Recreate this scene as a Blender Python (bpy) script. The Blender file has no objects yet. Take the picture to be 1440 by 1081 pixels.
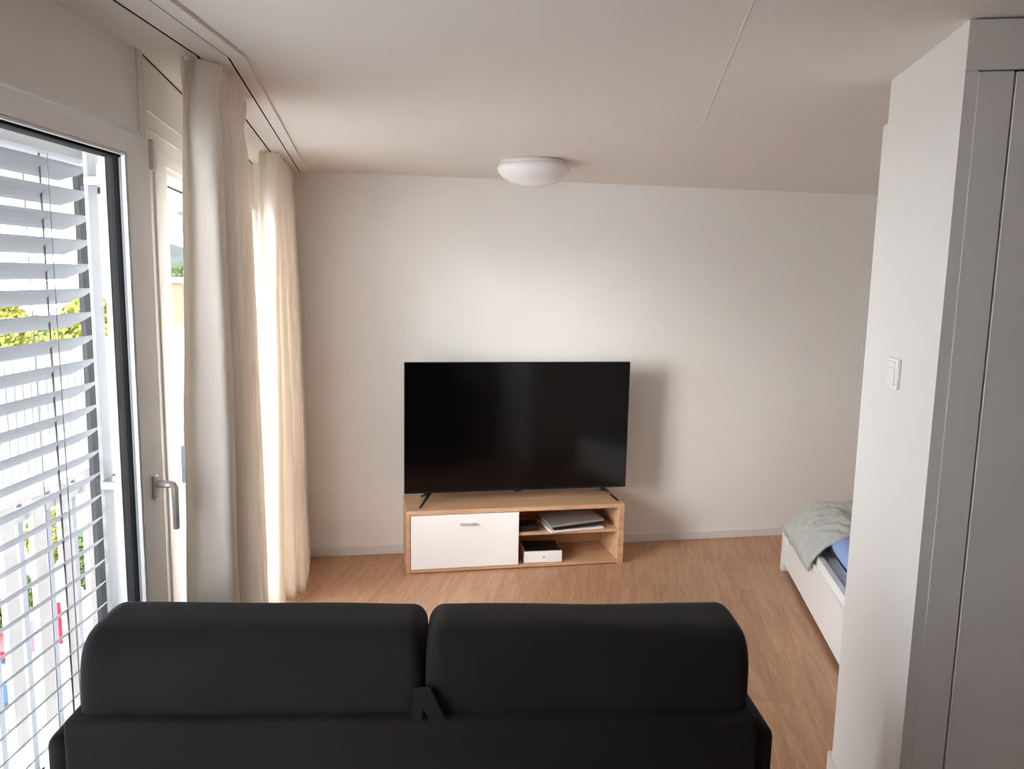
import bpy, bmesh, math, random
from math import sin, cos, pi, radians, tan
from mathutils import Vector, Matrix, noise
random.seed(7)
S = bpy.context.scene
COL = S.collection

# ------------------------------------------------------------------ materials
def rgb(h):
    h = h.lstrip('#'); v = [int(h[i:i+2], 16)/255 for i in (0, 2, 4)]
    return tuple((c/12.92 if c <= .04045 else ((c+.055)/1.055)**2.4) for c in v)+(1,)

def mat(name, color, rough=.6, metal=0, spec=.5, var=0, vscale=6, bump=0, bscale=120, coords='Object', stretch=(1, 1, 1), sheen=0):
    m = bpy.data.materials.new(name); m.use_nodes = True
    nt = m.node_tree; b = nt.nodes['Principled BSDF']
    c = rgb(color) if isinstance(color, str) else color
    b.inputs['Base Color'].default_value = c
    b.inputs['Roughness'].default_value = rough
    b.inputs['Metallic'].default_value = metal
    b.inputs['Specular IOR Level'].default_value = spec
    if sheen:
        b.inputs['Sheen Weight'].default_value = sheen
        b.inputs['Sheen Roughness'].default_value = .45
    tc = nt.nodes.new('ShaderNodeTexCoord'); mp = nt.nodes.new('ShaderNodeMapping')
    mp.inputs['Scale'].default_value = stretch
    nt.links.new(tc.outputs[coords], mp.inputs['Vector'])
    if var:
        n = nt.nodes.new('ShaderNodeTexNoise'); n.inputs['Scale'].default_value = vscale; n.inputs['Detail'].default_value = 6
        nt.links.new(mp.outputs[0], n.inputs['Vector'])
        r = nt.nodes.new('ShaderNodeMapRange'); r.inputs['From Min'].default_value = .3; r.inputs['From Max'].default_value = .7
        r.inputs['To Min'].default_value = 1-var; r.inputs['To Max'].default_value = 1+var
        nt.links.new(n.outputs['Fac'], r.inputs['Value'])
        h = nt.nodes.new('ShaderNodeHueSaturation'); h.inputs['Color'].default_value = c
        nt.links.new(r.outputs[0], h.inputs['Value']); nt.links.new(h.outputs[0], b.inputs['Base Color'])
    if bump:
        n2 = nt.nodes.new('ShaderNodeTexNoise'); n2.inputs['Scale'].default_value = bscale; n2.inputs['Detail'].default_value = 4
        nt.links.new(mp.outputs[0], n2.inputs['Vector'])
        bp = nt.nodes.new('ShaderNodeBump'); bp.inputs['Strength'].default_value = bump; bp.inputs['Distance'].default_value = .004
        nt.links.new(n2.outputs['Fac'], bp.inputs['Height']); nt.links.new(bp.outputs[0], b.inputs['Normal'])
    return m

def wood(name, dark, light, stretch, scale=3.0, rough=.45, rot=0.0, planks=None, spec=.4):
    m = bpy.data.materials.new(name); m.use_nodes = True
    nt = m.node_tree; b = nt.nodes['Principled BSDF']; N = nt.nodes.new; L = nt.links.new
    tc = N('ShaderNodeTexCoord'); mr = N('ShaderNodeMapping'); mr.inputs['Rotation'].default_value = (0, 0, rot)
    L(tc.outputs['Object'], mr.inputs['Vector'])
    ms = N('ShaderNodeMapping'); ms.inputs['Scale'].default_value = stretch; L(mr.outputs[0], ms.inputs['Vector'])
    vec = ms.outputs[0]
    if planks:
        bk = N('ShaderNodeTexBrick'); bk.offset = .37; bk.inputs['Scale'].default_value = 1.0
        bk.inputs['Brick Width'].default_value = planks[0]; bk.inputs['Row Height'].default_value = planks[1]
        bk.inputs['Mortar Size'].default_value = .0012; bk.inputs['Mortar Smooth'].default_value = .6
        bk.inputs['Color1'].default_value = (.42, .42, .42, 1); bk.inputs['Color2'].default_value = (.58, .58, .58, 1); bk.inputs['Mortar'].default_value = (.3, .3, .3, 1)
        L(mr.outputs[0], bk.inputs['Vector'])
        ad = N('ShaderNodeVectorMath'); ad.operation = 'MULTIPLY_ADD'; ad.inputs[1].default_value = (9, 7, 5)
        L(bk.outputs['Color'], ad.inputs[0]); L(vec, ad.inputs[2]); vec = ad.outputs[0]
    n1 = N('ShaderNodeTexNoise'); n1.inputs['Scale'].default_value = scale; n1.inputs['Detail'].default_value = 8; n1.inputs['Roughness'].default_value = .62; n1.inputs['Distortion'].default_value = .9
    L(vec, n1.inputs['Vector'])
    n2 = N('ShaderNodeTexNoise'); n2.inputs['Scale'].default_value = scale*7; n2.inputs['Detail'].default_value = 5; n2.inputs['Distortion'].default_value = .3
    L(vec, n2.inputs['Vector'])
    mx = N('ShaderNodeMath'); mx.operation = 'MULTIPLY_ADD'; mx.inputs[1].default_value = .4; L(n2.outputs['Fac'], mx.inputs[0])
    mm = N('ShaderNodeMath'); mm.operation = 'MULTIPLY'; mm.inputs[1].default_value = .6; L(n1.outputs['Fac'], mm.inputs[0]); L(mm.outputs[0], mx.inputs[2])
    val = mx.outputs[0]
    if planks:
        sp = N('ShaderNodeSeparateColor'); L(bk.outputs['Color'], sp.inputs[0])
        a2 = N('ShaderNodeMath'); a2.operation = 'MULTIPLY_ADD'; a2.inputs[1].default_value = .55; a2.inputs[2].default_value = -.275
        L(sp.outputs[0], a2.inputs[0]); a3 = N('ShaderNodeMath'); a3.operation = 'ADD'; L(a2.outputs[0], a3.inputs[0]); L(val, a3.inputs[1]); val = a3.outputs[0]
    cr = N('ShaderNodeValToRGB'); cr.color_ramp.elements[0].position = .32; cr.color_ramp.elements[1].position = .68
    cr.color_ramp.elements[0].color = rgb(dark); cr.color_ramp.elements[1].color = rgb(light)
    L(val, cr.inputs[0]); L(cr.outputs[0], b.inputs['Base Color'])
    b.inputs['Roughness'].default_value = rough; b.inputs['Specular IOR Level'].default_value = spec
    bp = N('ShaderNodeBump'); bp.inputs['Strength'].default_value = .12; bp.inputs['Distance'].default_value = .002
    L(val, bp.inputs['Height']); L(bp.outputs[0], b.inputs['Normal'])
    return m

def glass_mat(name, tint=(1, 1, 1, 1)):
    m = bpy.data.materials.new(name); m.use_nodes = True
    nt = m.node_tree; nt.nodes.clear(); N = nt.nodes.new; L = nt.links.new
    o = N('ShaderNodeOutputMaterial'); t = N('ShaderNodeBsdfTransparent'); g = N('ShaderNodeBsdfGlossy'); f = N('ShaderNodeLayerWeight'); x = N('ShaderNodeMixShader'); pw = N('ShaderNodeMath'); pw.operation = 'POWER'; pw.inputs[1].default_value = 5; sc = N('ShaderNodeMath'); sc.operation = 'MULTIPLY_ADD'; sc.inputs[1].default_value = .55; sc.inputs[2].default_value = .03
    t.inputs[0].default_value = tint; g.inputs['Roughness'].default_value = .02; f.inputs['Blend'].default_value = .5
    L(f.outputs['Facing'], pw.inputs[0]); L(pw.outputs[0], sc.inputs[0]); L(sc.outputs[0], x.inputs[0]); L(t.outputs[0], x.inputs[1]); L(g.outputs[0], x.inputs[2]); L(x.outputs[0], o.inputs[0])
    return m

def cloth_mat(name, color, trans=.3, bump=.1):
    m = mat(name, color, rough=.85, spec=.2, var=.03, vscale=9, bump=bump, bscale=350)
    nt = m.node_tree; b = nt.nodes['Principled BSDF']; o = nt.nodes['Material Output']
    t = nt.nodes.new('ShaderNodeBsdfTranslucent'); t.inputs[0].default_value = rgb(color); x = nt.nodes.new('ShaderNodeMixShader'); x.inputs[0].default_value = trans
    nt.links.new(b.outputs[0], x.inputs[1]); nt.links.new(t.outputs[0], x.inputs[2]); nt.links.new(x.outputs[0], o.inputs[0])
    return m

M = dict(
    wall=mat('plaster_wall', '#EFECE7', .9, spec=.15, var=.012, vscale=3, bump=.35, bscale=90),
    ceil=mat('plaster_ceiling', '#E6E1DB', .95, spec=.1, var=.012, vscale=2, bump=.15, bscale=60),
    base=mat('baseboard_paint', '#E2DFDB', .5),
    frame=mat('frame_white', '#F3F2F1', .4, spec=.5),
    panel=mat('facade_panel', '#EDEBE8', .6, var=.01),
    floor=wood('floor_planks', '#A87A5B', '#D2A684', (.9, 11, 1), 2.0, .42, radians(19.5)-pi/2, (1.25, .19), spec=.5),
    oak=wood('oak_board', '#B48965', '#DAB28F', (1.2, 14, 14), 1.6, .5),
    white=mat('white_lacquer', '#F2F0EE', .35),
    cab=mat('wardrobe_white', '#E6E4E0', .55),
    tvblack=mat('tv_plastic', '#0B0B0C', .35),
    screen=mat('tv_screen', '#030304', .12, spec=.45),
    sofa=mat('sofa_velvet', '#292628', .9, spec=.15, var=.10, vscale=5, bump=.2, bscale=420, sheen=.08),
    sofaseam=mat('sofa_seam', '#111011', .9, spec=.1),
    curtain=cloth_mat('curtain_linen', '#FBF5ED', .36),
    alu=mat('aluminium', '#B9BABC', .35, metal=1),
    slat=mat('blind_slat', '#A4A5A8', .6, spec=.2, var=.02),
    cord=mat('blind_cord', '#55565A', .7),
    guide=mat('guide_grey', '#85878B', .5, metal=.3),
    guidedark=mat('guide_dark', '#2E2F32', .7, spec=.15),
    gasket=mat('gasket_dark', '#101011', .8, spec=.15),
    darkalu=mat('frame_outer_grey', '#3A3B3E', .6, spec=.2),
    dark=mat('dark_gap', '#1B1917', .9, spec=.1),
    steel=mat('brushed_steel', '#D9D7D4', .42, metal=.55),
    lamp=mat('lamp_glass', '#F1EEF0', .25, spec=.5),
    lampbase=mat('lamp_base', '#E4E2DE', .35, metal=.2),
    plastic=mat('switch_plastic', '#F4F2EE', .35),
    blanket=mat('blanket_sage', '#BDC0BA', .95, spec=.1, var=.09, vscale=14, bump=.7, bscale=60, sheen=.1),
    mattress=mat('mattress_grey', '#BDBEC1', .9, var=.04, vscale=20),
    blue=mat('pillow_blue', '#8FA9DA', .85, var=.03, vscale=8, bump=.15, bscale=200),
    navy=mat('piping_navy', '#1C2338', .8),
    silver=mat('laptop_silver', '#C4C2C6', .35, metal=.7),
    black=mat('device_black', '#121214', .4),
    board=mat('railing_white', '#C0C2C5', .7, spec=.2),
    boardshade=mat('railing_shaded', '#86888C', .7, spec=.2),  # back boards: their shade is put into a greyer board colour
    concrete=mat('pale_concrete', '#7F7D7A', .9, var=.04, vscale=1.2),
    soffit=mat('soffit_beige', '#CDC6BA', .8),
    ground=mat('pale_paving', '#8E8C8A', .9, var=.05, vscale=.4),
    house=mat('house_beige', '#6E5D49', .9, var=.03, vscale=1),
    housel=mat('house_pale', '#78716B', .9),
    leaf1=mat('leaf_bright', '#6A6A1C', .8, var=.25, vscale=3),
    leaf2=mat('leaf_deep', '#3F5220', .8, var=.25, vscale=3),
    hill=mat('hill_wood', '#27302B', .95, var=.2, vscale=.2),
    bark=mat('bark', '#3A322B', .9),
    red=mat('car_red', '#8E1422', .3), pink=mat('car_pink', '#A85A74', .35), bluecar=mat('car_blue', '#28448A', .3), orange=mat('orange_plastic', '#A04018', .5), green=mat('green_plastic', '#9DB79A', .6),
    tyre=mat('tyre', '#202022', .8), carglass=mat('car_glass', '#2B3238', .15),
    glass=glass_mat('window_glass'),
)

# ------------------------------------------------------------------ helpers
def obj(name, bm, m, parent=None, smooth=False, **props):
    me = bpy.data.meshes.new(name); bmesh.ops.recalc_face_normals(bm, faces=bm.faces) if len(bm.faces) else None
    bm.to_mesh(me); bm.free()
    for k in ([m] if not isinstance(m, (list, tuple)) else m): me.materials.append(k)
    if smooth:
        for p in me.polygons: p.use_smooth = True
    o = bpy.data.objects.new(name, me); COL.objects.link(o)
    if parent is not None: o.parent = parent
    for k, v in props.items(): o[k] = v
    return o
def tag(o, label, cat, group=None, kind=None):
    o['label'] = label; o['category'] = cat
    if group: o['group'] = group
    if kind: o['kind'] = kind
    return o
def empty(name, loc=(0, 0, 0), rz=0):
    o = bpy.data.objects.new(name, None); o.location = loc; o.rotation_euler = (0, 0, rz); o.empty_display_size = .1; COL.objects.link(o); return o
def box(bm, a, b, mtx=None, bev=0, seg=2, mi=0):
    """axis box from corner a to corner b, optional frame matrix"""
    a = Vector(a); b = Vector(b); c = (a+b)/2; s = b-a
    r = bmesh.ops.create_cube(bm, size=1)
    vs = r['verts']
    for v in vs: v.co = Vector((v.co.x*s.x, v.co.y*s.y, v.co.z*s.z))+c
    fs = list({f for v in vs for f in v.link_faces})
    for f in fs: f.material_index = mi
    if bev:
        es = list({e for v in vs for e in v.link_edges})
        g = bmesh.ops.bevel(bm, geom=es, offset=min(bev, .49*min(abs(x) for x in s)), segments=seg, profile=.5, affect='EDGES')
        vs = list({v for f in g['faces'] for v in f.verts} | {v for v in vs if v.is_valid})
    if mtx is not None:
        for v in vs: v.co = mtx @ v.co
    return vs
def BM(): return bmesh.new()
def bx(a, b, mtx=None, bev=0, seg=2):
    bm = BM(); box(bm, a, b, mtx, bev, seg); return bm
def tube(bm, pts, r, n=8, mtx=None):
    pts = [Vector(p) for p in pts]; rings = []
    up0 = None
    for i, p in enumerate(pts):
        t = (pts[min(i+1, len(pts)-1)]-pts[max(i-1, 0)]).normalized()
        ref = Vector((0, 0, 1)) if abs(t.z) < .9 else Vector((1, 0, 0))
        if up0 is None: u = t.cross(ref).normalized()
        else: u = (up0-t*up0.dot(t)).normalized()
        up0 = u; w = t.cross(u)
        rr = r[i] if isinstance(r, (list, tuple)) else r
        ring = []
        for k in range(n):
            q = p+(u*cos(2*pi*k/n)+w*sin(2*pi*k/n))*rr
            ring.append(bm.verts.new(mtx @ q if mtx is not None else q))
        rings.append(ring)
    for a, b in zip(rings, rings[1:]):
        for k in range(n): bm.faces.new((a[k], a[(k+1) % n], b[(k+1) % n], b[k]))
    bm.faces.new(list(reversed(rings[0]))); bm.faces.new(rings[-1])
def lathe(prof, n=48, mtx=None):
    bm = BM(); rings = []
    for r, z in prof:
        if r < 1e-5: rings.append([bm.verts.new((0, 0, z))])
        else: rings.append([bm.verts.new((r*cos(2*pi*k/n), r*sin(2*pi*k/n), z)) for k in range(n)])
    for a, b in zip(rings, rings[1:]):
        for k in range(n):
            k2 = (k+1) % n
            if len(a) == 1 and len(b) == 1: continue
            if len(a) == 1: bm.faces.new((a[0], b[k], b[k2]))
            elif len(b) == 1: bm.faces.new((a[k], a[k2], b[0]))
            else: bm.faces.new((a[k], a[k2], b[k2], b[k]))
    if mtx is not None: bm.transform(mtx)
    return bm
def prism(poly, z0, z1, mtx=None):
    bm = BM()
    lo = [bm.verts.new((x, y, z0)) for x, y in poly]; hi = [bm.verts.new((x, y, z1)) for x, y in poly]
    n = len(poly)
    bm.faces.new(list(reversed(lo))); bm.faces.new(hi)
    for i in range(n): bm.faces.new((lo[i], lo[(i+1) % n], hi[(i+1) % n], hi[i]))
    if mtx is not None: bm.transform(mtx)
    return bm
def grid(fn, nu, nv, closed_u=False):
    bm = BM(); V = [[bm.verts.new(fn(i/nu, j/nv)) for i in range(nu+1)] for j in range(nv+1)]
    for j in range(nv):
        for i in range(nu): bm.faces.new((V[j][i], V[j][i+1], V[j+1][i+1], V[j+1][i]))
    return bm
def frame(origin, az):
    """local frame: x = right of the azimuth direction, y = along the azimuth, z = up"""
    a = radians(az); y = Vector((sin(a), cos(a), 0)); x = Vector((cos(a), -sin(a), 0))
    m = Matrix((( x.x, y.x, 0, origin[0]), (x.y, y.y, 0, origin[1]), (0, 0, 1, origin[2]), (0, 0, 0, 1)))
    return m

H = 2.4; D = 4.927
K = (-.598, 2.412, 0)
FN = frame(K, 11.9)          # near facade: x = into the room, y = along the wall away from the viewer (s = -y)
FW = frame((1.357, 1.636, 0), 19.9)   # wing: x = along cabinet front (right), y = along partition (away)
FS = None

# ------------------------------------------------------------------ room shell
nearEnd = FN @ Vector((0, -5.6, 0))
XR = 4.3; YB = nearEnd.y
room = [(nearEnd.x, nearEnd.y), (XR, YB), (XR, D), (-.62, D), (-.598, 2.412)]
obj('floor', prism([(nearEnd.x-.1, YB-.1), (XR+.1, YB-.1), (XR+.1, D+.1), (-.66, D+.1), (-.64, 2.41)], -.12, 0), M['floor'], kind='structure')
obj('ceiling', prism([(nearEnd.x-.1, YB-.1), (XR+.1, YB-.1), (XR+.1, D+.1), (-.66, D+.1), (-.64, 2.41)], H, H+.14), M['ceil'], kind='structure')
obj('wall_back', bx((-.66, D, 0), (XR+.1, D+.12, H)), M['wall'], kind='structure')
obj('wall_right', bx((XR, YB, 0), (XR+.12, D, H)), M['wall'], kind='structure')
obj('wall_front', bx((nearEnd.x-.1, YB-.12, 0), (XR+.12, YB, H)), M['wall'], kind='structure')
# corner pier beside the far window
obj('wall_corner', bx((-.66, 4.69, 0), (-.475, D, H)), M['wall'], kind='structure')
# baseboard along the back wall
bm = BM(); box(bm, (-.475, D-.012, 0), (3.6, D, .055), bev=.003); obj('baseboard_back', bm, M['base'], kind='structure')
obj('baseboard_right', bx((XR-.012, -2, 0), (XR, D-.012, .055), bev=.003), M['base'], kind='structure')

# near facade (s = -y); header, reveals
T = .07
def fn_box(s0, s1, x0, x1, z0, z1, bm=None, bev=0, mi=0):
    own = bm is None
    if own: bm = BM()
    box(bm, (min(x0, x1), -max(s0, s1), z0), (max(x0, x1), -min(s0, s1), z1), FN, bev, mi=mi)
    return bm
bm = BM()
fn_box(-.0, 5.6, -T, 0, 2.178, H, bm)              # upper panels
fn_box(1.92, 5.6, -T, 0, 0, 2.178, bm)
obj('wall_left', bm, M['panel'], kind='structure')
bm = BM(); fn_box(-.004, .03, -.004, .005, 2.168, H, bm, .002); obj('trim_1', bm, M['panel'], kind='structure')

def near_window(name, s0, s1, handle):
    w = empty(name); w['kind'] = 'structure'
    bm = BM()
    z0, z1 = .0, 2.172
    fo = .14 if handle else .08
    # sash stiles and rails (interior face flush with the wall plane)
    fn_box(s0-fo, s0, -T, .0, z0, z1, bm, .002)
    fn_box(s1, s1+.08, -T, .0, z0, z1, bm, .002)
    fn_box(s0, s1, -.045, .0, 2.11, z1, bm, .002)
    fn_box(s0, s1, -.045, .0, z0, .10, bm, .002)
    obj('window_frame', bm, M['frame'], w)
    # raised step of the sash profile
    bm = BM()
    fn_box(s0-.085, s0-.002, 0, .007, .03, 2.15, bm, .002); fn_box(s1+.002, s1+.06, 0, .007, .03, 2.15, bm, .002)
    fn_box(s0-.002, s1+.002, 0, .007, 2.112, 2.15, bm, .002); fn_box(s0-.002, s1+.002, 0, .007, .03, .098, bm, .002)
    obj('sash', bm, M['frame'], w)
    # glazing bead (white) and outer dark gasket lining the glass opening
    bm = BM(); e = .0
    fn_box(s0, s0+.006, -.006, .004, .1, 2.11, bm); fn_box(s1-.006, s1, -.006, .004, .1, 2.11, bm)
    fn_box(s0, s1, -.006, .004, 2.104, 2.11, bm); fn_box(s0, s1, -.006, .004, .1, .106, bm)
    obj('glazing_bead', bm, M['white'], w)
    bm = BM()
    fn_box(s0-.004, s0+.003, -.052, -.014, .1, 2.11, bm); fn_box(s1-.003, s1+.004, -.052, -.010, .1, 2.11, bm)
    fn_box(s0, s1, -.052, -.010, 2.098, 2.112, bm); fn_box(s0, s1, -.052, -.010, .095, .104, bm)
    obj('gasket', bm, M['gasket'], w)
    bm = BM(); fn_box(s0-.001, s0+.0045, -.014, -.006, .1, 2.11, bm); fn_box(s1-.0045, s1+.001, -.014, -.006, .1, 2.11, bm); fn_box(s0, s1, -.014, -.006, 2.1055, 2.112, bm)
    obj('glazing_seal', bm, M['guide'], w)
    bm = BM(); fn_box(s0+.001, s1-.001, -.022, -.018, .1, 2.108, bm); obj('pane', bm, M['glass'], w)
    return w
w1 = near_window('window_1', .115, 1.84, True)
# handle on window_1: base plate, neck, lever
P = lambda s, x, z: FN @ Vector((x, -s, z))
bm = BM(); fn_box(.036, .062, .007, .018, 1.14, 1.212, bm, .006)
hp = obj('handle_plate', bm, M['steel'], w1, smooth=False)
bm = BM(); tube(bm, [P(.049, .015, 1.185), P(.049, .055, 1.185), P(.047, .062, 1.183), P(.044, .066, 1.174), P(.044, .066, 1.05)], [.011, .011, .0105, .010, .009], 14)
obj('handle_lever', bm, M['steel'], w1, smooth=True)
# hinge cover and dark joint between the opening leaf and the next frame
bm = BM(); fn_box(-.046, -.026, -.012, .012, 2.085, 2.17, bm, .003); obj('hinge_cover', bm, M['white'], w1)

# far facade (plane x = -.60)
XF = -.60
w2 = empty('window_2'); w2['kind'] = 'structure'
bm = BM()
y0, y1 = 2.657, 4.50
box(bm, (XF-T, 2.447, 0), (XF, y0, 2.165), bev=.002)
box(bm, (XF-T, y1, 0), (XF+.012, 4.69, 2.165), bev=.002)
box(bm, (XF-T, 3.62, 0), (XF, 3.74, 2.165), bev=.002)
box(bm, (XF-T, y0, 2.105), (XF, y1, 2.165), bev=.002)
box(bm, (XF-T, y0, 0), (XF, y1, .09), bev=.002)
obj('window_frame', bm, M['frame'], w2)
bm = BM()
box(bm, (XF, 2.50, .03), (XF+.006, 2.645, 2.15), bev=.002); box(bm, (XF, 2.645, 2.117), (XF+.006, 4.5, 2.15), bev=.002)
box(bm, (XF, y1+.02, .03), (XF+.022, 4.66, 2.14), bev=.003)
obj('sash', bm, M['frame'], w2)
bm = BM()
for ya, yb in ((y0, 3.62), (3.74, y1)):
    box(bm, (XF-.02, ya, 2.098), (XF+.002, yb, 2.105)); box(bm, (XF-.045, ya, 2.085), (XF-.022, yb, 2.10)); box(bm, (XF-.02, yb-.006, .09), (XF+.002, yb, 2.105)); box(bm, (XF-.02, ya, .09), (XF+.002, ya+.006, 2.105))
obj('glazing_bead', bm, M['white'], w2)
bm = BM()
for ya, yb in ((y0, 3.62), (3.74, y1)): box(bm, (XF-.05, yb-.004, .09), (XF-.03, yb+.002, 2.09)); box(bm, (XF-.05, ya, 2.08), (XF-.045, yb, 2.09))
obj('gasket', bm, M['darkalu'], w2)
for ya, yb in ((y0, 3.62), (3.74, y1)): obj('pane', bx((XF-.028, ya, .09), (XF-.024, yb, 2.1)), M['glass'], w2)
# wall above and dark joint at the kink
bm = BM(); box(bm, (XF-T, 2.41, 2.165), (XF, 4.69, H)); obj('wall_far_left', bm, M['panel'], kind='structure')
bm = BM(); box(bm, (XF, 2.46, 2.252), (XF+.003, 4.69, 2.256)); box(bm, (XF, 2.46, 2.20), (XF+.003, 4.69, 2.203)); obj('trim_2', bm, M['panel'], kind='structure')
bm = BM(); box(bm, (XF-T, 2.418, 0), (XF-.012, 2.45, 2.165)); obj('trim_3', bm, M['dark'], kind='structure')

obj('ceiling_gap_shade', bx((XF, 2.425, 2.396), (XF+.003, 4.69, 2.3995)), M['bark'], kind='structure')  # dark strip standing in for the shade in the gap under the ceiling
# curtain rail profile under the ceiling, kinked with the facade
rail = empty('curtain_rail'); tag(rail, 'white flat curtain rail profile with two dark slots along the ceiling above the windows', 'curtain rail')
def strip(x0, x1, z0, z1, bm):
    """x0,x1: distance from far facade line; far part axis aligned, near part follows the near facade"""
    yk = lambda x: 2.412-(x)*tan(radians(11.9/2))
    pts = []
    L = 4.6
    def pt(x, t):
        if t == 0: return Vector((XF+x, D if x > .13 else 4.69, 0))
        if t == 1: return Vector((XF+x, yk(x), 0))
        k = Vector((XF+x, yk(x), 0)); d = Vector((sin(radians(11.9)), cos(radians(11.9)), 0)); return k-d*L
    ring = []
    for t in range(3):
        a, b = pt(x0, t), pt(x1, t)
        ring.append([bm.verts.new((a.x, a.y, z0)), bm.verts.new((b.x, b.y, z0)), bm.verts.new((b.x, b.y, z1)), bm.verts.new((a.x, a.y, z1))])
    for r, q in zip(ring, ring[1:]):
        for k in range(4): bm.faces.new((r[k], r[(k+1) % 4], q[(k+1) % 4], q[k]))
    bm.faces.new(ring[0]); bm.faces.new(list(reversed(ring[-1])))
bm = BM(); strip(.126, .150, H-.006, H, bm); strip(.158, .2345, H-.006, H, bm); strip(.242, .285, H-.009, H, bm); obj('rail_profile', bm, M['ceil'], rail)
bm = BM(); strip(.149, .159, H-.0045, H, bm); strip(.2315, .2435, H-.0055, H, bm); obj('slot', bm, M['dark'], rail)

# plaster joint running across the ceiling
fc = frame((.828, 1.64, 0), 20.0)
bm = BM(); box(bm, (-.0014, -.4, H-.0014), (.0014, 1.54, H), fc); obj('trim_4', bm, M['ceil'], kind='structure')

# ------------------------------------------------------------------ partition and wardrobe on the right
bm = BM()
box(bm, (0, 0, 0), (.028, .605, 2.277), FW); box(bm, (0, 0, 2.277), (.028, .562, H), FW)
obj('wall_partition', bm, M['cab'], kind='structure')
obj('baseboard_partition', bx((-.006, .2, 0), (.0285, .640, .2), FW, .002), M['base'], kind='structure')
wd = empty('wardrobe', FW @ Vector((0, 0, 0))); tag(wd, 'tall off-white built-in wardrobe reaching the ceiling at the right edge', 'wardrobe')
def wpart(name, m, *bs, bev=.0015):
    bm = BM()
    for a, b in bs: box(bm, a, b, Matrix.Translation(-wd.location) @ FW, bev)
    return obj(name, bm, m, wd)
wpart('fascia', M['cab'], ((-.005, -.012, 2.288), (2.2, -.0008, H-.004)))
wpart('filler_panel', M['cab'], ((.0288, -.002, 0), (.1035, .02, 2.286)))
for i in range(4): wpart('door', M['cab'], ((.1078+i*.5, -.004, .08), (.6045+i*.5, .016, 2.284)))
wpart('plinth', M['cab'], ((.106, .03, 0), (2.12, .05, .078)))
wpart('carcass', M['dark'], ((.03, .021, .08), (2.12, .55, 2.286)), bev=0)
wpart('back_panel', M['cab'], ((.03, .551, 0), (2.14, .565, H-.003)), bev=0)
wpart('side_panel', M['cab'], ((2.121, -.002, 0), (2.14, .551, H-.003)))

sw = empty('light_switch', FW @ Vector((0, .302, 1.555))); tag(sw, 'white wall switch plate with rocker on the white partition beside the wardrobe', 'light switch')
TW = Matrix.Translation(-sw.location) @ FW
obj('cover_plate', bx((-.010, .256, 1.514), (0, .348, 1.598), TW, .003), M['plastic'], sw)
obj('rocker', bx((-.013, .272, 1.575), (-.009, .332, 1.590), TW, .002), M['plastic'], sw)
obj('rocker', bx((-.0135, .272, 1.522), (-.009, .332, 1.572), TW, .002), M['plastic'], sw)

# ------------------------------------------------------------------ ceiling lamp
cl = empty('ceiling_light', (.885, 4.10, H)); tag(cl, 'round white frosted dome ceiling light above the television', 'ceiling light')
obj('base_plate', lathe([(0, 0), (.165, 0), (.172, -.004), (.172, -.030), (.16, -.034), (0, -.034)]), M['lampbase'], cl, True)
obj('lamp_shade', lathe([(.168, -.018), (.184, -.026), (.192, -.044), (.188, -.056), (.172, -.076), (.145, -.097), (.11, -.113), (.06, -.125), (.02, -.129), (0, -.1295)]), M['lamp'], cl, True)

# ------------------------------------------------------------------ tv stand
X0, X1, YF, ZT = .249, 1.619, 4.545, .394
ts = empty('tv_stand', ((X0+X1)/2, (YF+4.91)/2, 0)); tag(ts, 'low oak television stand with one white drop door and two open shelves', 'tv stand')
OT = Matrix.Translation(-ts.location)
def tp(name, m, a, b, bev=.0015): return obj(name, bx(a, b, OT, bev), m, ts)
YBK = 4.910
tp('top_panel', M['oak'], (X0, YF, ZT-.026), (X1, YBK, ZT))
tp('side_panel', M['oak'], (X0, YF+.001, 0), (X0+.022, YBK, ZT-.026)); tp('side_panel', M['oak'], (X1-.038, YF+.001, 0), (X1, YBK, ZT-.026))
tp('bottom_panel', M['oak'], (X0+.022, YF+.003, .006), (X1-.038, YBK, .024))
tp('divider', M['oak'], (.925, YF+.022, .024), (.941, YBK, ZT-.026))
tp('shelf', M['oak'], (.941, YF+.012, .209), (X1-.038, YBK, .228))
tp('back_panel', M['oak'], (X0+.022, YBK-.006, .024), (X1-.038, YBK-.0005, ZT-.026))
dr = tp('door', M['white'], (X0+.026, YF-.001, .028), (.938, YF+.017, ZT-.030), .002)
bm = BM(); box(bm, (.570, YF-.026, .302), (.664, YF-.016, .312), OT, .002); box(bm, (.576, YF-.018, .303), (.584, YF-.001, .311), OT); box(bm, (.650, YF-.018, .303), (.658, YF-.001, .311), OT)
obj('handle', bm, M['steel'], dr)

# ------------------------------------------------------------------ television
tv = empty('television', (.952, 4.69, ZT)); tag(tv, 'large black flat television standing on the oak stand', 'television')
TO = Matrix.Translation(-tv.location); yt = 4.675; zb, zt = .464, 1.279; xl, xr = .241, 1.664
obj('housing', bx((xl, yt, zb), (xr, yt+.022, zt), TO, .003), M['tvblack'], tv)
obj('back_cover', bx((xl+.15, yt+.022, zb+.02), (xr-.15, yt+.055, zb+.5), TO, .012, 3), M['tvblack'], tv)
obj('screen', bx((xl+.005, yt-.0015, zb+.013), (xr-.005, yt+.002, zt-.005), TO), M['screen'], tv)
obj('sensor', bx((.93, yt-.001, zb-.006), (.975, yt+.012, zb+.002), TO, .002), M['tvblack'], tv)
for ax, fx, rx in ((.405, .333, .36), (1.502, 1.588, 1.560)):
    bm = BM()
    for pts in ([(ax, yt+.012, zb+.004), (fx, 4.592, ZT+.007)], [(ax, yt+.012, zb+.004), (rx, 4.84, ZT+.007)]):
        tube(bm, pts, [.011, .007], 8, TO)
    obj('leg', bm, M['tvblack'], tv, True)

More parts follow.
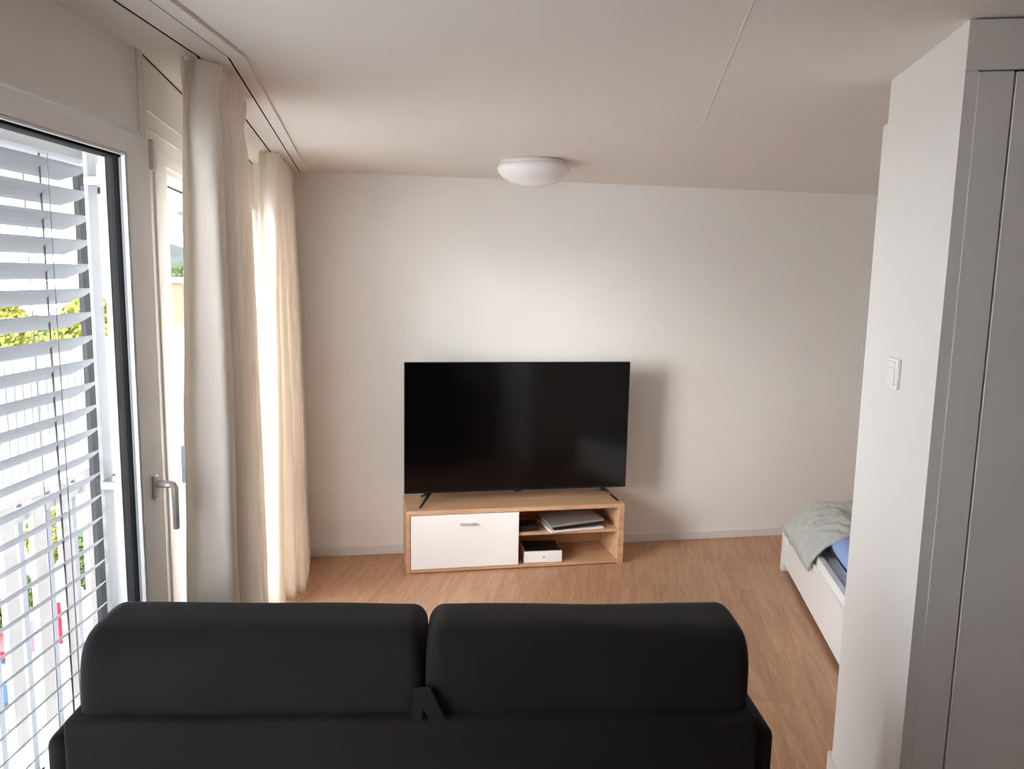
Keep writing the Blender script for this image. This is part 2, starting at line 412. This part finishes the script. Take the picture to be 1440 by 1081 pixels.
# things in the stand
def slab(name, c, size, rz, m, bev=.003, tilt=0, parent=None):
    R = Matrix.Translation(Vector(c)) @ Matrix.Rotation(radians(rz), 4, 'Z') @ Matrix.Rotation(radians(tilt), 4, 'Y')
    return obj(name, bx((-size[0]/2, -size[1]/2, 0), (size[0]/2, size[1]/2, size[2]), R, bev), m, parent)
o = empty('settop_box', (1.01, 4.62, .228)); tag(o, 'small black electronic box on the upper shelf of the stand beside the door', 'electronic box')
obj('casing', bx((-.062, -.05, .003), (.062, .075, .036), None, .005), M['black'], o); obj('foot', bx((-.05, -.04, 0), (.05, .06, .004)), M['tvblack'], o)
cx, cy = 1.305, 4.67
o = slab('folder', (cx-.005, cy, .2285), (.36, .25, .010), 7, M['white'], .003); tag(o, 'white thin folder at the bottom of the pile on the upper shelf', 'folder')
o = slab('notebook', (cx+.006, cy+.006, .247), (.33, .235, .020), 7, M['black'], .003, -3.0); tag(o, 'black notebook in the middle of the pile on the upper shelf', 'notebook')
o = empty('laptop', (cx-.004, cy+.004, .268), radians(7)); o.rotation_euler = (0, radians(-2.8), radians(7)); tag(o, 'closed silver laptop on top of the pile on the upper shelf', 'laptop')
obj('lid', bx((-.178, -.124, .008), (.178, .124, .015), None, .003), M['silver'], o); obj('base', bx((-.178, -.124, .0), (.178, .124, .0075), None, .003), M['silver'], o)
o = empty('console_box', (1.105, 4.665, .0245), radians(-2)); tag(o, 'white box with a black top on the lower shelf of the stand', 'electronic box')
obj('casing', bx((-.122, -.1, 0), (.122, .1, .072), None, .005), M['white'], o); obj('top_plate', bx((-.112, -.088, .0715), (.114, .096, .076), None, .002), M['black'], o)
obj('power_button', lathe([(0, .0), (.0045, .0), (.0045, .0015), (0, .0015)], 12, Matrix.Translation((.004, -.1, .036)) @ Matrix.Rotation(pi/2, 4, 'X')), M['black'], o)
obj('indicator', bx((.094, -.1015, .018), (.101, -.0995, .021)), M['silver'], o)

# ------------------------------------------------------------------ sofa seen from behind
SO = Vector((.147, 1.775, 0))
sf = empty('sofa', SO, radians(-8.4)); tag(sf, 'charcoal fabric two-seat sofa seen from behind facing the television', 'sofa')
def rbox(a, b, r, seg=5, bulge=0):
    bm = BM(); vs = box(bm, a, b, None, r, seg)
    bmesh.ops.subdivide_edges(bm, edges=[e for e in bm.edges if e.calc_length() > .12], cuts=5, use_grid_fill=True)
    if bulge:
        a = Vector(a); b = Vector(b); c = (a+b)/2; h = (b-a)/2
        for v in bm.verts:
            q = Vector([(v.co[i]-c[i])/h[i] for i in range(3)])
            k = bulge*(1-min(1, q.x**2))*(1-min(1, q.z**2)*.6)
            v.co.y += k*(1 if q.y > 0 else -1)*abs(q.y)
    return bm
def cushion(u0, u1, v0, v1, z0, z1):
    def f(a, b):
        # a around the section profile (v,z), b along u
        th = 2*pi*a; n = 5.0
        c, s = cos(th), sin(th)
        pv = abs(c)**(2/n)*(1 if c > 0 else -1); pz = abs(s)**(2/n)*(1 if s > 0 else -1)
        b = .5-.5*cos(pi*b); u = u0+(u1-u0)*b
        e = min(b, 1-b)*(u1-u0)
        R = .036
        k = 1 if e > R else math.sqrt(max(0, 1-((R-e)/R)**2))
        top = 1 if pz > 0 else .25
        w = (v1-v0)/2*(1-.22*(1-k)); h = (z1-z0)/2
        v = (v0+v1)/2+pv*w*(1-.16*max(0, pz)**3)
        z = (z0+z1)/2+pz*h-(1-k)*R*1.1*top*(1 if pz > 0 else -1)
        z += .004*noise.noise(Vector((u*3, v*6, z*6)))
        v += .006*noise.noise(Vector((u*4+9, v*5, z*7)))
        return (u, v, z)
    bm = grid(f, 64, 60)
    bmesh.ops.remove_doubles(bm, verts=bm.verts, dist=.0004)
    for end in (u0, u1):
        es = [e for e in bm.edges if e.is_boundary and abs(e.verts[0].co.x-end) < 1e-4 and abs(e.verts[1].co.x-end) < 1e-4]
        if es: bmesh.ops.holes_fill(bm, edges=es)
    return bm
obj('back_cushion', cushion(-.768, -.002, -.122, .11, .755, 1.005), M['sofa'], sf, True)
obj('back_cushion', cushion(.002, .752, -.122, .11, .755, 1.005), M['sofa'], sf, True)
obj('backrest', rbox((-.790, -.150, .10), (.765, .03, .818), .012, 3), M['sofa'], sf, True)
obj('seat_cushion', rbox((-.74, .03, .20), (-.005, .50, .44), .04, 4), M['sofa'], sf, True)
obj('seat_cushion', rbox((-.003, .03, .20), (.72, .50, .44), .04, 4), M['sofa'], sf, True)
obj('arm', rbox((-.845, -.13, .08), (-.785, .44, .765), .028, 4), M['sofa'], sf, True)
obj('arm', rbox((.76, -.13, .08), (.815, .44, .775), .026, 4), M['sofa'], sf, True)
for u, v in ((-.7, -.08), (.68, -.08), (-.7, .4), (.68, .4)):
    obj('foot', bx((u-.03, v-.03, 0), (u+.03, v+.03, .11), None, .004), M['tvblack'], sf)
# pull strap folded over between the cushions
bm = BM()
def band(p, w, t=.003):
    a, b = [Vector(x) for x in p]; 
    q = [a, a+Vector((w, 0, .006)), b+Vector((w, 0, 0)), b]
    lo = [bm.verts.new(x) for x in q]; hi = [bm.verts.new(x+Vector((0, -t, 0))) for x in q]
    bm.faces.new(lo); bm.faces.new(list(reversed(hi)))
    for i in range(4): bm.faces.new((lo[i], lo[(i+1) % 4], hi[(i+1) % 4], hi[i]))
band(((-.022, -.132, .882), (.016, -.150, .816)), .036); band(((-.024, -.128, .880), (-.024, -.149, .816)), .022)
obj('pull_strap', bm, M['sofa'], sf)

# ------------------------------------------------------------------ bed
FB = frame((2.585, 4.29, 0), 19.2)
bed = empty('bed', FB @ Vector((.45, -.9, 0)), radians(-19.2)); tag(bed, 'low white wooden bed frame standing against the far right wall', 'bed')
LB = Matrix.Translation((-.45, .9, 0))
def bp(name, m, a, b, bev=.002): return obj(name, bx(a, b, LB, bev), m, bed)
bp('side_panel', M['white'], (.012, -1.86, .035), (.034, -.012, .298))
bp('side_panel', M['white'], (.88, -1.86, .035), (.90, -.012, .298))
bp('rim', M['white'], (.030, -1.86, .255), (.062, -.012, .345)); bp('rim', M['white'], (.85, -1.86, .255), (.88, -.012, .345))
bp('headboard', M['white'], (-.008, -.012, 0), (.91, .03, .258)); bp('footboard', M['white'], (-.004, -1.90, 0), (.91, -1.862, .34))
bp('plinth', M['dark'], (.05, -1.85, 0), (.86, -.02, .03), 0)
mt = obj('mattress', rbox((.066, -1.85, .12), (.846, -.02, .335), .02, 3), M['mattress'], None, True); mt.matrix_world = FB
tag(mt, 'flat grey mattress lying inside the white bed frame', 'mattress')
# quilted heap under the blanket is the blanket itself: draped sheet with thickness
def blanket_pt(a, b):
    # boundary of the near hem: further from viewer as a grows
    far = .045; near = -.70-.03*sin(min(1, a*3)*pi)
    x0 = -.014
    y = far+(near-far)*b
    xx = x0+a*.86
    t = max(0, min(1, (xx-x0)/.25)); sm = sin(t*pi/2)**.55
    endd = max(0, min(1, (far-y)/.20)); se = sin(endd*pi/2)
    zt_ = .512-.03*b
    z = .262+(zt_-.262)*sm*(.35+.65*se)
    k = min(1, a*12)
    z += (.016*noise.noise(Vector((xx*7, y*6, 1)))+.014*noise.noise(Vector((xx*16+y*9, y*12, 4)))+.007*noise.noise(Vector((xx*38, y*24, 2))))*k
    x = xx+.008*noise.noise(Vector((y*9, z*9, 0)))-.006
    return (x, y, z)
bm = grid(blanket_pt, 90, 90)
bl = obj('blanket', bm, M['blanket'], None, True); bl.matrix_world = FB
tag(bl, 'crumpled grey-green blanket draped over the far end of the white bed', 'blanket')
md = bl.modifiers.new('t', 'SOLIDIFY'); md.thickness = .012; md.offset = -1
# blue pillow with navy piping lying on the mattress
def pillow_pt(a, b, w=.42, l=.55, h=.10):
    u = 2*a-1; v = 2*b-1
    k = (1-abs(u)**3.0)*(1-abs(v)**3.0); k = max(0, k)**.45
    return u, v, k
pl = empty('pillow', FB @ Vector((.288, -1.02, .336)), radians(-19.2)); tag(pl, 'pale blue pillow with navy piping lying on the grey mattress', 'pillow')
bm = BM()
def ps(sign):
    def f(a, b):
        u, v, k = pillow_pt(a, b)
        r = 1-.10*(abs(u)*abs(v))**3
        return (u*.22*r, v*.33*r, .085+sign*k*.083)
    return f
for sgn in (1, -1):
    g = grid(ps(sgn), 24, 24); me = bpy.data.meshes.new('tmp'); g.to_mesh(me); g.free(); bm.from_mesh(me); bpy.data.meshes.remove(me)
bmesh.ops.remove_doubles(bm, verts=bm.verts, dist=.0006)
obj('pillow_cover', bm, M['blue'], pl, True)
bm = BM(); ring = []
for k in range(97):
    t = 2*pi*k/96; c, s = cos(t), sin(t); n = 10
    u = abs(c)**(2/n)*(1 if c > 0 else -1); v = abs(s)**(2/n)*(1 if s > 0 else -1); r = 1-.10*(abs(u)*abs(v))**3
    ring.append((u*.222*r, v*.332*r, .085))
tube(bm, ring, .006, 6); obj('piping', bm, M['navy'], pl, True)

# ------------------------------------------------------------------ curtains
def curtain(name, label, y0, y1, nf, top, bot, seed, ybot, drift=0, powr=.75):
    """top/bot: (centre x, half depth of the folds)"""
    c = empty(name, (top[0], (y0+y1)/2, 0)); tag(c, label, 'curtain')
    NU, NZ = nf*28, 60
    rnd = random.Random(seed); ph = [rnd.uniform(-.35, .35) for _ in range(nf+2)]; am = [rnd.uniform(.78, 1.1) for _ in range(nf+2)]; ys = [rnd.uniform(-.25, .25) for _ in range(nf+2)]
    am[0] = 1; ph[0] = 0
    def f(a, b):
        hh = (1-b)**1.6*1.0                     # finer rows near the heading
        h = 1-b; dz = h*h*(2.378) if h < .3 else .09*2.378+(h-.3)/.7*.91*2.378
        z = H-.004-dz; h = dz/2.378
        t = a*nf; i = int(min(nf-1e-6, t)); fr = t-i
        k = am[i]*(1-fr)+am[i+1]*fr
        ang = 2*pi*t+pi+(ph[i]*(1-fr)+ph[i+1]*fr)*h*1.2
        w = cos(ang); soft = (abs(w)**.7)*(1 if w > 0 else -1)
        sharp = 2*((1+w)/2)**3.6-1              # pinched ridges on the room side at the heading
        q = min(1, dz/.45); q = q*q*(3-2*q)
        wave = sharp*(1-q)+soft*q
        pinch = 1-(.24 if t > .5 else .24*(2*t)**2)*math.exp(-((dz-.095)/.05)**2)
        A = (top[1]+(bot[1]-top[1])*h**powr)*(1+(k-1)*q)*pinch
        xc = top[0]+(bot[0]-top[0])*h**powr+drift*h**powr*min(1, max(0, t-.35)/2.2)
        x = xc+A*wave
        ya, yb = y0+ybot[0]*h, y1+ybot[1]*h
        yy = ya+(yb-ya)*a+.028*sin(2*ang)*(.25+.75*q)+(ys[i]*(1-fr)+ys[i+1]*fr)*.06*h*(1 if 0 < t < nf else 0)
        fan = math.exp(-(dz/.10)**2)
        x += .012*fan*sin(3*ang); yy += .016*fan*sin(3*ang+1)
        x += (.010*noise.noise(Vector((t*1.7, z*1.6, seed)))+.005*noise.noise(Vector((t*5, z*4, seed+5))))*h**.6
        yy += (.012*noise.noise(Vector((t*1.7+7, z*1.3, seed+3))))*h**.6
        if b == 0: z += .008*noise.noise(Vector((t*2, 1, seed)))
        return (x-c.location.x, yy-c.location.y, max(.008, z-.010))
    o = obj('curtain_panel', grid(f, NU, NZ), M['curtain'], c, True)
    md = o.modifiers.new('t', 'SOLIDIFY'); md.thickness = .0025
    return c
curtain('curtain', 'cream pleated floor-length curtain nearest the venetian blind, beside the window handle', 2.385, 2.965, 6, (-.436, .040), (-.468, .085), 3, (.03, .05), .03, .7)
curtain('curtain', 'cream pleated floor-length curtain in the corner beside the far wall', 4.09, 4.86, 7, (-.440, .036), (-.490, .062), 8, (.01, .03), .105, .5)

# ------------------------------------------------------------------ outside venetian blind
bl_ = empty('venetian_blind', P(.6, -.2, 2.2)); tag(bl_, 'white outdoor venetian blind with tilted slats in front of the window', 'venetian blind')
BL = Matrix.Translation(-bl_.location)
TILT = radians(42); PITCH = .0678; W = .066; SE = 1.94
def slat(zc):
    bm = BM()
    # section: across w (inner edge high), slightly curved; local (off, z)
    n = 5; sec = []
    for i in range(n):
        q = i/(n-1)-.5
        off = .2+q*W*cos(TILT); z = zc-q*W*sin(TILT)+(0, .004, -.001, -.004, 0)[i]
        sec.append((off, z))
    ends = [-.036, -.036, -.012, .032, .040]
    rows = []
    for (off, z), e in zip(sec, ends):
        rows.append([bm.verts.new(BL @ P(s, -off, z)) for s in (e, .4, 1.2, SE)])
    for r, q in zip(rows, rows[1:]):
        for k in range(3): bm.faces.new((r[k], r[k+1], q[k+1], q[k]))
    ex = bmesh.ops.solidify(bm, geom=bm.faces[:], thickness=.0016)
    tube(bm, [BL @ P(-.034, -.179, zc+W*.5*sin(TILT)-.003), BL @ P(-.050, -.197, zc+W*.5*sin(TILT)-.004)], .0024, 6)
    return bm
zc = 2.014-.017+PITCH
while zc > .12:
    obj('slat', slat(zc), M['slat'], bl_); zc -= PITCH
bm = BM(); fn_box(-.04, SE, -.245, -.155, 2.10, 2.16, bm); bm.transform(BL); obj('head_box', bm, M['slat'], bl_)
bm = BM(); fn_box(-.04, SE, -.225, -.175, .075, .095, bm); bm.transform(BL); obj('bottom_rail', bm, M['slat'], bl_)
for s in (.165, 1.0, 1.6):
    for off, rr in ((.2, .0028), (.163, .0016), (.238, .0016)):
        bm = BM(); tube(bm, [BL @ P(s if off == .2 else s+.01*(1 if off > .2 else 2.5), -off, 2.12), BL @ P(s if off == .2 else s+.01*(1 if off > .2 else 2.5), -off, .09)], rr, 6)
        obj('cord', bm, M['cord'] if off != .163 else M['guide'], bl_)
bm = BM(); fn_box(-.128, -.09, -.262, -.247, .05, 2.1, bm); fn_box(-.052, -.047, -.202, -.198, .05, 2.1, bm); bm.transform(BL); obj('guide_rail', bm, M['guidedark'], bl_)
# white guide post standing off the frame, with brackets
gp = empty('guide_post', P(.05, -.125, 0)); tag(gp, 'white vertical guide post outside the window at the end of the blind', 'guide post')
GP = Matrix.Translation(-gp.location)
bm = BM(); fn_box(.028, .076, -.136, -.124, -.05, 2.2, bm, .002); bm.transform(GP); obj('post', bm, M['board'], gp)
bm = BM(); fn_box(.0, .006, -.16, -.148, -.05, 2.2, bm); bm.transform(GP); obj('cable', bm, M['board'], gp)
for z in (1.190, 2.04):
    bm = BM(); fn_box(.034, .098, -.124, -.053, z-.012, z+.012, bm, .002); bm.transform(GP); obj('bracket', bm, M['alu'], gp)
    bm = BM(); fn_box(-.052, -.012, -.196, -.136, z-.024, z-.004, bm, .002); bm.transform(GP); obj('clip', bm, M['darkalu'], gp)

# ------------------------------------------------------------------ balcony and outside
bm = BM(); fn_box(-9, 5.6, -1.0, -T, -.42, -.24, bm); obj('balcony_floor', bm, M['concrete'], kind='structure')
bm = BM(); fn_box(-.25, 6, -T, -1.05, 2.42, 2.56, bm); box(bm, (-1.70, 2.35, 2.36), (-.67, 4.9, 2.52)); box(bm, (-3.6, 4.9, 2.36), (-.75, 11.3, 2.52)); box(bm, (-3.6, 11.1, 2.24), (-.75, 11.3, 2.36)); obj('balcony_soffit', bm, M['soffit'], kind='structure')
bm = BM(); box(bm, (-.74, 4.94, -.2), (-.6, 11.3, 2.36)); obj('wall_outside', bm, M['concrete'], kind='structure')
o = empty('outdoor_lamp', (-1.84, 8.3, 2.36)); tag(o, 'small white round lamp on the soffit outside, seen through the glass', 'outdoor lamp')
obj('lamp_base', lathe([(0, 0), (.11, 0), (.11, -.03), (0, -.03)], 24), M['board'], o, False); obj('lamp_shade', lathe([(.10, -.03), (.10, -.07), (.06, -.10), (0, -.105)], 24), M['lamp'], o, True)
# balcony railing with boards on both sides
rl = empty('balcony_railing', P(-.5, -.84, 0)); tag(rl, 'white balcony railing of staggered vertical boards just behind the blind', 'railing')
RL = Matrix.Translation(-rl.location)
for i in range(22):
    s = 2.035-.18*i
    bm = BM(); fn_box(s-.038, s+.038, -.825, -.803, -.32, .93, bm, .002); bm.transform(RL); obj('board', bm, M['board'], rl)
    bm = BM(); fn_box(s-.008, s+.024, -.895, -.873, -.32, .93, bm, .002); bm.transform(RL); obj('back_board', bm, M['boardshade'], rl)
bm = BM(); fn_box(-1.85, 2.12, -.905, -.785, .93, .955, bm, .003); bm.transform(RL); obj('handrail', bm, M['board'], rl)
bm = BM(); fn_box(-1.85, 2.12, -.872, -.826, -.28, -.24, bm); fn_box(-1.85, 2.12, -.872, -.826, .84, .88, bm); bm.transform(RL); obj('crossbar', bm, M['board'], rl)
# neighbouring terrace fence
fe = empty('picket_fence', P(-6, -4, -.3)); tag(fe, 'white vertical slatted fence of the terrace beyond the railing', 'fence')
FE = Matrix.Translation(-fe.location)
for i in range(46):
    s = -3.6-.13*i
    bm = BM(); fn_box(s-.036, s+.036, -4.03, -4.0, -.5, .93, bm); bm.transform(FE); obj('picket', bm, M['board'], fe)
bm = BM(); fn_box(-9.6, -3.5, -4.07, -3.97, .93, .97, bm); fn_box(-9.6, -3.5, -4.08, -4.04, .3, .38, bm); bm.transform(FE); obj('rail', bm, M['board'], fe)
bm = BM(); fn_box(-9.6, -3.5, -4.12, -4.09, -.5, .90, bm); bm.transform(FE); obj('backing_panel', bm, M['board'], fe)
obj('neighbour_terrace', (lambda b: (fn_box(-9.8, -3.3, -5.6, -3.9, -.75, -.5, b), b)[1])(BM()), M['concrete'], kind='structure')
# ground, hill
GZ = -12
obj('ground', bx((-160, -20, GZ-.5), (60, 260, GZ)), M['ground'], kind='structure')
def hillf(a, b):
    x = -45+a*105; y = 150+b*60
    z = GZ+(19+5*noise.noise(Vector((x*.02, 3, 0))))*sin(pi*min(1, b*1.2+.02)/1.24)+1.6*noise.noise(Vector((x*.25, y*.2, 1)))
    return (x, y, z)
obj('hill', grid(hillf, 120, 24), M['hill'], kind='structure', smooth=True)
# trees: crown of leaf clumps + trunk
def foliage(r, h, z0, n, rnd, leaf=.28, cone=0):
    bm = BM()
    for k in range(n):
        t = rnd.random(); ang = rnd.uniform(0, 2*pi)
        prof = sin(pi*min(1, max(.03, t)))**.6 if not cone else (1-t)**.8
        rr = r*prof*math.sqrt(rnd.uniform(.25, 1)); c = Vector((rr*cos(ang), rr*sin(ang), z0+h*t))
        d = Vector((rnd.gauss(0, 1), rnd.gauss(0, 1), rnd.gauss(0, .7))).normalized(); e = d.orthogonal().normalized(); g = d.cross(e)
        L = leaf*rnd.uniform(.6, 1.3)
        q = [c-e*L*.5, c+g*L*.32, c+e*L*.6, c-g*L*.32]
        vs = [bm.verts.new(x) for x in q]; bm.faces.new(vs)
    return bm
def tree(name, label, cat, x, y, zb, ztop, r, m, seed, n=1500, group=None, cone=0, trunk=True, crown_from=.35):
    rnd = random.Random(seed); o = empty(name, (x, y, zb)); tag(o, label, cat, group)
    h = ztop-zb
    obj('crown', foliage(r, h*(1-crown_from), h*crown_from, n, rnd, .24 if h > 4 else .2, cone), m, o)
    bm = BM(); tube(bm, [(0, 0, 0), (.1, .05, h*.5), (0, 0, h*.9)], [r*.09+.04, r*.06+.02, .02], 7); obj('trunk', bm, M['bark'], o, True)
    return o
def at(az, dist): return (dist*sin(radians(az)), dist*cos(radians(az)))
x, y = at(-22.9, 40); tree('tree', 'yellow-green tree at the left edge seen between the blind slats', 'tree', x, y, GZ, .65, 2.0, M['leaf1'], 1, 7000, 'trees outside', crown_from=.55)
x, y = at(-17.6, 34); tree('tree', 'yellow-green tree by the end of the slats, beside the guide post', 'tree', x, y, GZ, .85, 1.7, M['leaf1'], 2, 7000, 'trees outside', crown_from=.55)
x, y = at(-20.6, 50); tree('tree', 'lower distant green tree between the two yellow-green trees', 'tree', x, y, GZ, -.9, 2.6, M['leaf2'], 3, 7000, 'trees outside', crown_from=.5)
x, y = at(-12.1, 60); tree('tree', 'hazy green tree above the beige house seen through the door glass', 'tree', x, y, GZ, 2.0, 3.4, M['leaf2'], 4, 7000, 'trees outside', crown_from=.4)
for i, (az, dd, r, hh, lb) in enumerate(((-23.2, 34, 1.0, 2.6, 'leftmost green bush seen through the railing boards'), (-20.7, 41, 1.0, 2.8, 'green bush seen in the wide gap of the railing boards'), (-18.4, 37, 1.0, 2.6, 'green bush seen beyond the last railing boards'), (-16.6, 41, 1.0, 3.0, 'green bush just left of the guide post, low down'), (-15.4, 36, .9, 2.0, 'small green bush seen between guide post and dark window edge'))):
    x, y = at(az, dd); tree('bush', lb, 'bush', x, y, GZ, GZ+hh, r, M['leaf1'] if i % 2 else M['leaf2'], 20+i, 2500, 'bushes below the balcony', crown_from=.02)
# house seen through the door glass
hs = empty('house', (-4.4, 25, GZ)); tag(hs, 'beige house with flat roof seen through the door glass beside the curtain', 'house')
obj('upper_wall', bx((-2.0, 0, 9.6), (3.5, 6, 13.4), Matrix.Rotation(radians(8), 4, 'Z')), M['house'], hs)
obj('lower_wall', bx((-1.9, .1, 0), (3.4, 5.9, 9.6), Matrix.Rotation(radians(8), 4, 'Z')), M['housel'], hs)
obj('roof', bx((-2.1, -.1, 13.4), (3.6, 6.1, 13.5), Matrix.Rotation(radians(8), 4, 'Z')), M['soffit'], hs)
for wx, wz in ((-1.2, 10.0), (.4, 10.0), (-1.2, 7.2), (.4, 7.2)):
    f = obj('window', bx((wx, -.05, wz), (wx+.9, .12, wz+1.4), Matrix.Rotation(radians(8), 4, 'Z')), M['board'], hs)
    obj('pane', bx((wx+.08, -.06, wz+.08), (wx+.82, -.04, wz+1.32), Matrix.Rotation(radians(8), 4, 'Z')), M['carglass'], f)
# cars far below
def car(label, x, y, rz, m):
    o = empty('car', (x, y, GZ), radians(rz)); tag(o, label, 'car', 'cars parked below')
    prof = [(-2.0, .35), (-2.02, .75), (-1.75, .88), (-1.35, .92), (-.75, 1.38), (.75, 1.42), (1.45, .98), (1.95, .85), (2.02, .4), (1.9, .28), (-1.9, .28)]
    bm = BM(); a = [bm.verts.new((px, -.82, pz)) for px, pz in prof]; b = [bm.verts.new((px, .82, pz)) for px, pz in prof]
    bm.faces.new(list(reversed(a))); bm.faces.new(b); n = len(prof)
    for i in range(n): bm.faces.new((a[i], a[(i+1) % n], b[(i+1) % n], b[i]))
    bmesh.ops.bevel(bm, geom=bm.edges[:], offset=.06, segments=2, affect='EDGES')
    obj('body', bm, m, o, False)
    for s in (-1, 1):
        bm = BM(); f = [bm.verts.new((px, s*.835, pz)) for px, pz in ((-1.15, .95), (-.7, 1.32), (.7, 1.35), (1.2, 1.0))]; bm.faces.new(f)
        bmesh.ops.solidify(bm, geom=bm.faces[:], thickness=.02); obj('side_window', bm, M['carglass'], o)
        for wx in (-1.25, 1.25):
            obj('wheel', lathe([(0, -.1), (.22, -.1), (.33, -.07), (.33, .07), (.22, .1), (0, .1)], 20, Matrix.Translation((wx, s*.76, .33)) @ Matrix.Rotation(pi/2, 4, 'X')), M['tyre'], o, True)
    bm = BM(); f = [bm.verts.new(p) for p in ((1.40, -.7, 1.03), (1.40, .7, 1.03), (.80, .66, 1.41), (.80, -.66, 1.41))]; bm.faces.new(f); bmesh.ops.solidify(bm, geom=bm.faces[:], thickness=.02); obj('windscreen', bm, M['carglass'], o)
    return o
car('red car at the left edge seen low between the railing boards', -14.0, 27.65, 20, M['red'])
car('blue car at the left edge just below the red car', -12.85, 25.35, 20, M['bluecar'])
def banner(label, x, y, h, m):
    o = empty('banner', (x, y, GZ), radians(20)); tag(o, label, 'banner', 'banners below')
    bm = BM(); tube(bm, [(0, 0, 0), (0, 0, h)], .03, 8); obj('pole', bm, M['guide'], o)
    obj('cloth', grid(lambda a, b: (.03+.42*a, .03*sin(a*9+b*3), .25+(h-.3)*b), 10, 10), m, o, True)
banner('narrow red upright banner far below, seen through the railing near the sofa', -11.2, 29.1, 1.9, M['red'])
banner('narrow pink upright banner far below, left of the red banner', -11.95, 28.6, 1.5, M['pink'])
o = empty('marker_cone', (-10.37, 24.26, GZ)); tag(o, 'small orange cone on the pale ground far below the balcony', 'cone')
obj('cone', lathe([(.16, .03), (.05, .5), (0, .52)], 16), M['orange'], o, True); obj('foot', bx((-.2, -.2, 0), (.2, .2, .03)), M['orange'], o)

# ------------------------------------------------------------------ light
W_ = bpy.data.worlds.new('overcast'); S.world = W_; W_.use_nodes = True
bg = W_.node_tree.nodes['Background']; bg.inputs[0].default_value = (.88, .94, 1, 1); bg.inputs[1].default_value = 11.0
sn = bpy.data.lights.new('veiled_sun', 'SUN'); sn.energy = 3.4; sn.angle = radians(26); sn.color = (1, .97, .93)
so = bpy.data.objects.new('veiled_sun', sn); COL.objects.link(so); so.location = (-6, -3, 5)
so.rotation_euler = Vector((sin(radians(54))*cos(radians(13)), cos(radians(54))*cos(radians(13)), -sin(radians(13)))).to_track_quat('-Z', 'Y').to_euler()
def portal(loc, nrm, sx, sy):
    l = bpy.data.lights.new('window_portal', 'AREA'); l.shape = 'RECTANGLE'; l.size = sx; l.size_y = sy; l.cycles.is_portal = True
    o = bpy.data.objects.new('window_portal', l); o.location = loc
    o.rotation_euler = Vector(nrm).to_track_quat('-Z', 'Z').to_euler(); COL.objects.link(o)
inn = FN.to_3x3() @ Vector((1, 0, 0))
portal(P(.977, -.03, 1.1), inn, 1.72, 2.02)
portal((XF-.04, 3.58, 1.1), (1, 0, 0), 1.86, 2.02)

# ------------------------------------------------------------------ camera
F_PX = 1095.06; yaw, pit, rol = .190688399, .139151778, -.0189125247
f = Vector((sin(yaw)*cos(pit), cos(yaw)*cos(pit), -sin(pit))); r = Vector((cos(yaw), -sin(yaw), 0)); d = f.cross(r)
c, s = cos(rol), sin(rol); r2 = c*r+s*d; d2 = -s*r+c*d
cam = bpy.data.cameras.new('camera'); co = bpy.data.objects.new('camera', cam); COL.objects.link(co)
cam.sensor_fit = 'HORIZONTAL'; cam.sensor_width = 36; cam.lens = F_PX/1440*36; cam.clip_start = .02; cam.clip_end = 1000
R = Matrix((r2, -d2, -f)).transposed()
co.matrix_world = Matrix.Translation((0, 0, 1.80646658)) @ R.to_4x4()
S.camera = co
S.view_settings.view_transform = 'Standard'; S.view_settings.look = 'None'; S.view_settings.gamma = 1; S.view_settings.exposure = .5
S.view_settings.use_curve_mapping = False
S.cycles.max_bounces = 14; S.cycles.diffuse_bounces = 8; S.cycles.transparent_max_bounces = 24
